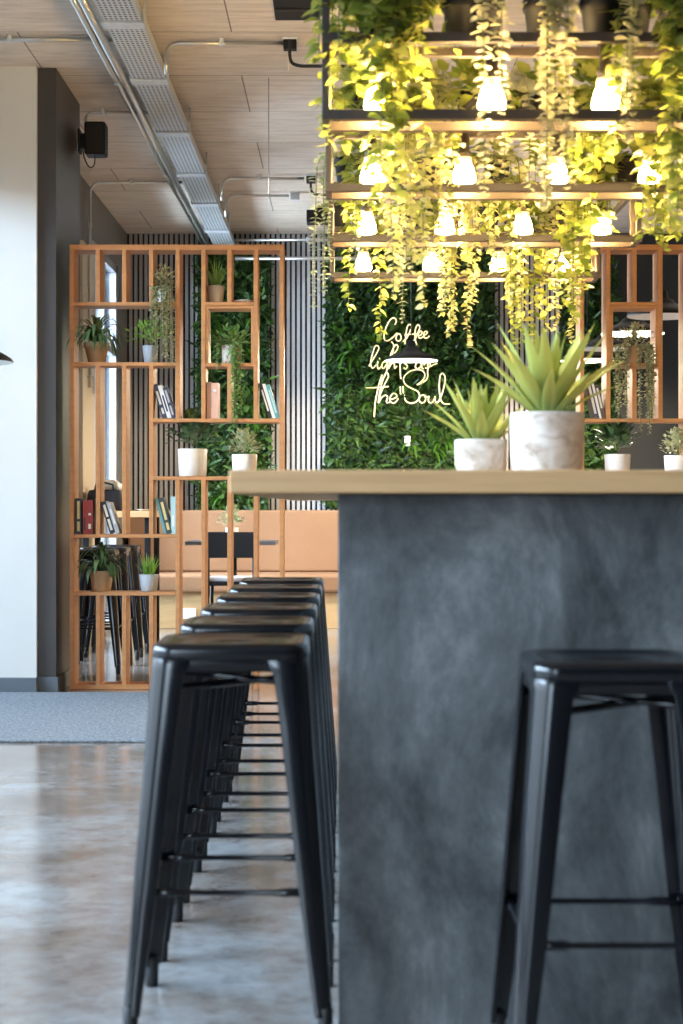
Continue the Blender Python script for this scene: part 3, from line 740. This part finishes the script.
gz = 1.0
garden('narrow strip of green foliage on the slatted wall behind the left shelf', wx(197,15.2), wx(268,15.2), gz, 3.30, 5200, 31, 14)
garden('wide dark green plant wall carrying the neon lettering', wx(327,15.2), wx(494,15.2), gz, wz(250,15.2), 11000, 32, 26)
garden('green foliage strip on the back wall behind the right shelf', wx(562,15.2), wx(615,15.2), gz, 3.30, 3800, 33, 10)

# ------------------------------------------------------------------ neon lettering
ND = 15.13
def NP(p): return Vector((wx(340+p[0]/5.254, ND), 0, wz(300+p[1]/5.254, ND)))
def catmull(P, k=6):
    out = []
    for i in range(len(P)-1):
        p0, p1, p2, p3 = P[max(i-1,0)], P[i], P[i+1], P[min(i+2,len(P)-1)]
        for j in range(k):
            t = j/k
            out.append(.5*((2*p1)+(p2-p0)*t+(2*p0-5*p1+4*p2-p3)*t*t+(3*p1-p0-3*p2+p3)*t**3))
    out.append(P[-1]); return out
sign = thing('neon_sign', 'warm white neon handwriting Coffee lights up the Soul on the green wall', 'neon sign', (wx(410,ND), ND, wz(430,ND)))
so = Vector((wx(410,ND), 0, wz(430,ND)))
WORDS = {
 'lettering_coffee': [
  [(288,130),(296,112),(288,96),(270,98),(252,122),(238,156),(231,190),(238,212),(255,212),(278,196),(300,172)],
  [(318,180),(304,178),(295,195),(298,212),(312,214),(322,198),(316,180)],
  [(330,218),(348,204),(366,170),(375,142),(367,128),(355,138),(348,170),(344,205),(341,232)],
  [(380,218),(396,204),(410,170),(419,144),(412,130),(401,140),(394,172),(396,208),(404,236)],
  [(338,184),(372,180),(408,178)],
  [(404,192),(424,184),(432,170),(422,164),(412,178),(414,198),(430,198),(442,186),(456,176),(458,166),(446,166),(440,182),(446,200),(460,198),(470,188)]],
 'lettering_lights_up': [
  [(152,348),(170,318),(190,285),(204,256),(200,242),(186,242),(174,272),(164,310),(162,340),(172,358),(190,340)],
  [(200,322),(196,345),(204,362),(220,345)], [(206,304),(210,312)],
  [(244,325),(228,326),(220,345),(226,360),(240,348),(250,328),(246,370),(234,402),(214,424),(208,440)],
  [(262,300),(276,262),(292,236),(304,242),(300,262),(284,280)], [(270,218),(282,238),(276,280),(262,330),(256,360),(268,338),(284,332),(288,358),(300,346)],
  [(318,300),(316,340),(318,400),(322,414)], [(300,322),(340,318)],
  [(352,322),(340,332),(354,346),(346,362),(334,356)],
  [(402,330),(396,350),(408,362),(424,350),(430,330),(430,356),(440,362)],
  [(462,322),(461,370),(458,412),(430,436),(404,446)], [(440,344),(452,330),(470,330),(474,346),(460,358),(446,356)], [(474,350),(496,338),(512,334)]],
 'lettering_the_soul': [
  [(222,392),(206,440),(194,490),(184,550),(180,616)], [(136,461),(190,460),(256,454)],
  [(200,540),(214,490),(236,440),(254,405),(250,384),(238,388),(222,430),(208,490),(202,540),(216,516),(238,500),(250,510),(244,532),(252,542),(266,530)],
  [(264,522),(282,518),(298,508),(294,494),(278,492),(265,508),(263,528),(276,541),(292,537),(306,518)],
  [(317,454),(318,496)], [(331,452),(333,490)],
  [(404,446),(436,420),(446,394),(434,372),(404,366),(370,374),(342,396),(334,420),(346,446),(376,464),(408,480),(418,506),(404,532),(374,542),(346,530),(340,512)],
  [(440,498),(424,504),(416,522),(424,538),(440,538),(450,522),(444,500),(456,510),(468,506)],
  [(468,504),(464,528),(474,540),(490,532),(500,506),(500,530),(510,540),(524,526)],
  [(518,532),(536,494),(550,440),(552,404),(540,386),(527,396),(522,440),(524,494),(532,530),(550,546),(578,546)]]}
for nm, strokes in WORDS.items():
    m = MB()
    for s_ in strokes: m.tube([q - so for q in catmull([NP(p) for p in s_])], .0050, 6)
    obj('lettering', m, M['neon'], sign)
m = MB()
for p in ((232,190),(300,172),(176,300),(462,360),(206,440),(340,500),(550,440)):
    q = NP(p) - so; m.tube([(q.x, 0, q.z), (q.x, .11, q.z)], .004, 6)
obj('standoffs', m, M['white'], sign)
tag(obj('cable_box', MB().box(wx(408,15.16)-.03, wx(408,15.16)+.02, 15.16, 15.19, wz(446,15.16), wz(436,15.16)), M['white'], None, .003), 'small white plug box among leaves below the neon lettering', 'plug box')

# ------------------------------------------------------------------ pendant lamps
def make_pendant(label, loc, group):
    t = thing('pendant_lamp', label, 'lamp', loc, 0, group)
    obj('shade', MB().lathe([(.208,0),(.211,.002),(.206,.014),(.170,.036),(.135,.052),(.100,.066),(.078,.082),(.064,.100),(.036,.112),(.032,.150),(.020,.158)], 40, caps=False), M['shade'], t)
    obj('inner_reflector', MB().lathe([(.207,.0005),(.168,.030),(.132,.046),(.097,.060),(.072,.076),(.055,.092),(.002,.098)], 40, caps=False), M['white'], t)
    obj('lamp', MB().lathe([(.002,.052),(.020,.054),(.026,.062),(.024,.072),(.018,.082),(.016,.093)], 20), M['lamp_on'], t)
    obj('cord', MB().tube([(0,0,.156),(0,0,ZC-loc[2])], .004, 6), M['rubber'], t)
    return t
PZ = 2.16
p0 = make_pendant('black pendant lamp hanging in front of the neon lettering', (.545, 13.5, PZ), 'black pendant lamps')
PL = [(1.92,10.35,'black pendant lamp behind the right shelf, nearest and highest in view'), (1.92,11.4,'black pendant lamp in the boxed bay of the right shelf'),
      (1.92,12.5,'black pendant lamp left of the right shelf box, upper of two'), (1.92,13.5,'black pendant lamp seen lowest behind the right shelf')]
for x_, y_, lb in PL:
    dup(p0, (x_, y_, PZ), 0, lb)
near = make_pendant('pendant lamp whose edge just enters at the left frame side', (wx(12,7)-.208, 7.0, wz(362,7)), 'black pendant lamps')

# ------------------------------------------------------------------ bench, table, chair
bench = thing('bench', 'long tan leather bench along the slatted back wall', 'bench', (.2, 14.4, 0))
bx0, bx1 = -2.05, 3.9
obj('plinth', MB().box(bx0, bx1, .06, .86, 0, .30), M['wood_plinth'], bench, .004)
obj('seat_cushion', MB().box(bx0, bx1, 0, .62, .302, .455), M['leather'], bench, .03, None, None, 4)
xx = bx0
while xx < bx1-.1:
    obj('back_cushion', MB().box(xx+.002, min(xx+2.38,bx1)-.002, .56, .70, .457, .99), M['leather'], bench, .02, None, None, 3); xx += 2.38
so_ = thing('wall_socket', 'white double socket on the wooden bench plinth', 'socket', (wx(187,14.45), 14.459, wz(619,14.45)))
obj('plate', MB().box(-.075,.075,-.012,0,0,.09), M['socket_white'], so_, .003)
for dx in (-.035,.035): obj('switch', MB().box(dx-.012,dx+.012,-.016,-.0121,.05,.075), M['socket_white'], so_)

tb = thing('cafe_table', 'small dark cafe table in front of the tan bench', 'table', (wx(233,13.45), 13.45, 0))
tz = wz(541.5, 13.1)
obj('tabletop', MB().box(-.345,.345,-.33,.33,tz-.028,tz), plain('table_laminate', (.10,.10,.105), .3), tb, .004)
obj('column', MB().lathe([(.03,.02),(.03,tz-.028)], 16), M['black'], tb)
obj('base', MB().lathe([(.22,0),(.22,.012),(.05,.022)], 28), M['black'], tb)
ft = shelfplant(232, 0, 'small white-flowering plant in white pot on the cafe table', lambda t: pot_round(t,.045,.052,.10,M['white_pot']), bushy(.085,.12,130,.035,.022,'oval','pale_leaf',.115), 'plant on the cafe table', 13.4, z=tz, seed=21)

ch = thing('cafe_chair', 'black chair with broad backrest seen from behind at the cafe table', 'chair', (wx(231,12.55), 12.55, 0))
obj('seat', MB().box(-.19,.19,.0,.40,.445,.475), M['black'], ch, .012)
obj('seat_sheen', MB().box(-.18,.18,.012,.39,.476,.505), plain('seat_sheen_grey', (.55,.55,.58), .8), ch, .010)  # pale slab stands in for the reflection on the black seat
obj('backrest', MB().box(-.172,.172,-.045,-.025,wz(558,12.5),wz(532,12.5)), M['black'], ch, .006)
for sx in (-1,1):
    obj('leg', MB().tube([(sx*.175,-.03,0),(sx*.168,.005,.45),(sx*.165,-.022,wz(533,12.5))], .014, 8), M['black'], ch)
    obj('leg', MB().tube([(sx*.172,.40,0),(sx*.165,.375,.447)], .014, 8), M['black'], ch)
obj('back_slat', MB().box(-.02,.02,-.035,-.02,.475,wz(557,12.5)), M['black'], ch)

# ------------------------------------------------------------------ high table and things behind the left shelf
hx0, hx1 = -1.86, -1.345
ht = thing('high_table', 'high oak-topped table with black legs behind the left shelf', 'table', ((hx0+hx1)/2, 12.62, 0))
obj('tabletop', MB().box(-.257,.257,-.35,.35,.945,.99), M['wood_top'], ht, .003)
for sx in (-.22,.22):
    for sy in (-.30,.30): obj('leg', MB().box(sx-.02,sx+.02,sy-.02,sy+.02,0,.945), M['black'], ht, .003)
def bagmesh(w_, d_, h_):
    m = MB(); L = []
    for z, k in ((0,.92),(.01,1),(h_*.5,1.02),(h_*.9,.94),(h_,.86),(h_+.004,.6)):
        L.append([(p[0]/.5*w_*k*.5, p[1]/.5*d_*k*.5, z) for p in rsq(.5,.2,5)])
    m.loft(L); m.smooth = True; return m
bag = thing('tote_bag', 'black soft bag standing on the high table behind the shelf', 'bag', (-1.72, 12.55, 0.9905), .1)
obj('body', bagmesh(.25,.18,.15), plain('bag_cloth', (.012,.014,.020), .75), bag)
obj('handle', MB().tube([(-.07,-.06,.14),(-.06,-.07,.19),(0,-.075,.205),(.06,-.07,.19),(.07,-.06,.14)], .008, 6), plain('bag_strap', (.02,.03,.05), .7), bag)
cl = MB(); L = []
for z, k in ((0,.8),(.012,1),(.04,.9),(.065,.6),(.075,.25)):
    L.append([(p[0]*k*.18*(1+.12*math.sin(i*1.9+z*60)), p[1]*k*.13*(1+.15*math.sin(i*1.3)), z) for i, p in enumerate(rsq(.5,.3,5))])
cl.loft(L); cl.smooth = True
tag(obj('cloth', cl, M['white'], None, loc=(-1.70, 12.70, 1.144)), 'crumpled white cloth lying on top of the black bag', 'cloth')
sc = tag(obj('saucer', MB().lathe([(.03,0),(.055,.010),(.058,.013),(.05,.012),(.002,.004)], 24, (-1.42,12.45,0.9905), caps=False), M['white']), 'white saucer on the right end of the high table', 'saucer')

# ------------------------------------------------------------------ ceiling services
def conduit(label, pts, r=.011, clips=(), mat='conduit', name='ceiling_conduit'):
    t = thing(name, label, 'conduit', pts[0])
    o = Vector(pts[0]); P = [Vector(p) for p in pts]; Q = [P[0]]
    for i in range(1, len(P)-1):       # rounded bends
        a, b, c = P[i-1], P[i], P[i+1]; rr = min(.09, (a-b).length*.45, (c-b).length*.45)
        u, v = b+(a-b).normalized()*rr, b+(c-b).normalized()*rr
        for k in range(7):
            s_ = k/6; Q.append(u*(1-s_)**2 + b*2*s_*(1-s_) + v*s_*s_)
    Q.append(P[-1])
    obj('pipe', MB().tube([q-o for q in Q], r, 10), M[mat], t)
    for c in clips:
        c = Vector(c)-o; obj('clip', MB().box(c.x-.012,c.x+.012,c.y-.018,c.y+.018,c.z-.018,c.z+.022), M['galv'], t, .003)
    return t
tray = thing('cable_tray', 'perforated galvanised cable tray running along the ceiling', 'cable tray', (-1.022, 11.6, 3.29))
tw = .088
obj('tray_bottom', MB().box(-tw,tw,-3.9,3.6,0,.004), M['perf'], tray)
for sx in (-1,1): obj('side_flange', MB().box(sx*tw-.002,sx*tw+.002,-3.9,3.6,0,.055), M['galv'], tray)
for yb in (8.11, 9.2, 10.49, 11.79, 12.95, 14.2):
    obj('splice_plate', MB().box(-tw-.012,tw+.012,yb-11.6-.055,yb-11.6+.055,-.012,-.0005).box(-tw-.012,-tw-.004,yb-11.6-.055,yb-11.6+.055,-.0005,.06).box(tw+.004,tw+.012,yb-11.6-.055,yb-11.6+.055,-.0005,.06), M['galv'], tray, .002)
    for sx in (-1,1): obj('hanger', MB().tube([(sx*(tw+.012),yb-11.6,.03),(sx*(tw+.012),yb-11.6,ZC-3.29)], .005, 6), M['galv'], tray)
conduit('thick steel conduit running just left of the cable tray', [(-1.165,7.7,3.305),(-1.165,15.2,3.305)], .019, [(-1.165,y,3.305) for y in (9.3,10.6,11.9,13.2)])
conduit('second steel conduit left of the tray, closest to the wall', [(-1.212,7.7,3.315),(-1.212,15.2,3.315)], .014, [(-1.212,y,3.315) for y in (9.32,11.9)])
conduit('horizontal conduit crossing the ceiling at the upper left corner', [(-2.2,8.86,ZC-.022),(-1.13,8.86,ZC-.022)], .012, [(-1.70,8.86,ZC-.020)])
conduit('conduit bending down the dark pier to the loudspeaker', [(-1.553,10.5,3.30),(-1.553,10.5,ZC-.025),(-1.12,10.5,ZC-.025)], .011, [(-1.45,10.5,ZC-.023)])
conduit('conduit bending down the left rear wall beside the cream door', [(XLB+.045,12.75,1.9),(XLB+.045,12.75,ZC-.025),(-1.12,12.75,ZC-.025)], .011, [(-1.55,12.75,ZC-.023),(XLB+.045,12.75,3.1)])
conduit('conduit from the tray to the black junction box nearest the rack', [(-.905,8.92,3.25),(-.905,8.92,ZC-.025),(wx(284,8.92),8.92,ZC-.025)], .011, [(-.62,8.92,ZC-.023)])
conduit('conduit from the tray to the farther black junction box', [(wx(222,12.6),12.6,3.25),(wx(222,12.6),12.6,ZC-.025),(wx(304,12.6),12.6,ZC-.025)], .011, [(-.6,12.6,ZC-.023)])
conduit('conduit from the tray to the small grey box', [(wx(226,13.3),13.3,3.25),(wx(226,13.3),13.3,ZC-.025),(wx(289,13.3),13.3,ZC-.025)], .010, [])
conduit('pale conduit running along the top of the slatted back wall', [(-.93,15.05,wz(258.5,15.05)),(1.0,15.05,wz(258.5,15.05))], .016, [(-.5,15.05,wz(258.5,15.05)),(.3,15.05,wz(258.5,15.05))])
conduit('upper thin conduit above the pale one on the back wall', [(-.93,15.1,wz(240,15.1)),(.95,15.1,wz(240,15.1))], .012, [(-.3,15.1,wz(240,15.1))])
def jbox(label, x, y, mat, cable):
    t = thing('ceiling_junction_box', label, 'junction box', (x, y, ZC))
    obj('box', MB().box(-.034,.034,-.03,.03,-.060,0), M[mat], t, .004)
    obj('base_plate', MB().box(-.040,.040,-.036,.036,-.012,-.0005), M['galv'], t, .002)
    if cable:
        m = MB(); P = [Vector((.0,-.031,-.02)),Vector((.0,-.034,-.10)),Vector((.012,-.034,-.135)),Vector((.05,-.034,-.15)),Vector((.12,-.034,-.152)),Vector((.42,-.034,-.150)),Vector((.455,-.034,-.12)),Vector((.462,-.034,-.001))]
        m.tube(catmull(P), .009, 8); obj('cable', m, M['rubber'], t)
        obj('tail', MB().tube([(-.004,-.036,-.06),(-.006,-.036,-.175)], .0035, 6), M['cream'], t)
    return t
jbox('black junction box with thick cable bent towards the rack', wx(290,8.92), 8.92, 'black', 1)
jbox('smaller-looking black junction box farther back beside the rack', wx(311,12.6), 12.6, 'black', 1)
jbox('grey junction box at the end of the rear conduit', wx(295,13.3), 13.3, 'galv', 0)
cv = thing('ceiling_vent', 'black rectangular panel set in the ceiling by the rack', 'vent', (wx(296,8.4), 8.25, ZC))
obj('frame', MB().box(-.105,.115,-.30,.29,-.015,-.0005), M['black'], cv, .002)
for k in range(2): obj('slat', MB().box(-.10,.11,-.2+.28*k,-.17+.28*k,-.022,-.0155), plain('vent_slat', (.012,.011,.011), .6), cv)
cs = thing('ceiling_projector', 'small black box fixed under the rear ceiling left of the rack', 'projector', (wx(319,14.0), 14.0, ZC))
obj('body', MB().box(-.10,.10,-.10,.10,-.125,-.03), M['black'], cs, .006)
obj('mount', MB().lathe([(.03,-.031),(.03,-.0005)], 14), M['black'], cs)
sp = thing('ceiling_speaker', 'black loudspeaker on a bracket at the top of the dark pier', 'loudspeaker', (-1.455, 10.25, 3.10))
obj('cabinet', MB().box(-.062,.062,-.07,.07,0,.195), M['black'], sp, .014, None, None, 3)
obj('grille', MB().box(-.052,.052,-.074,-.0705,.012,.183), plain('grille_cloth', (.016,.016,.017), .9), sp, .001)
obj('bracket', MB().box(-.102,-.062,-.03,.03,.045,.13).box(-.102,-.092,-.05,.05,.02,.155), M['black'], sp)
m = MB(); m.tube(catmull([Vector(p) for p in ((-.075,-.02,.03),(-.06,-.04,-.03),(-.03,-.05,-.075),(-.005,-.05,-.06),(0,-.05,.0))]), .004, 6)
obj('cable', m, M['rubber'], sp)

# ------------------------------------------------------------------ light: daylight at the windows, added rear floor fill, pendants
struct('wall_front_added', MB().box(-1.3, XR+.1, -2.65, -2.5, 0, ZC-.001).box(XL-.1, -1.3, -2.65, -2.5, 2.9, ZC-.001), plain('added_front_wall_dark', (.07,.065,.06), .7))  # unseen dark wall behind the camera, added to darken reflections in the stools
DAY = (.62,.80,1.0)
area('daylight_left', (-8.5, 4.6, 4.4), (-1.6, 6.4, 1.2), 12, 1.2, 3100, (.54,.76,1.0))
area('daylight_front', (-2.0, -3.2, 2.0), (.3, 6, .6), 1.4, 2.2, 80, DAY)
area('daylight_rear', (-3.3, 14.0, 2.4), (0, 13.4, .8), 2.2, 2.6, 1100, DAY)
area('rear_floor_fill', (-3.7, 11.45, 2.7), (-.4, 11.2, 0), 1.9, 2.2, 700, DAY)  # added fill lamp, brightens the floor behind the left shelf
WARM = (1,.84,.62)
for x_, y_ in ((.545,13.5),(1.92,11.4),(1.92,13.5)): point('pendant_light', (x_, y_, PZ+.022), 170, WARM, .026)
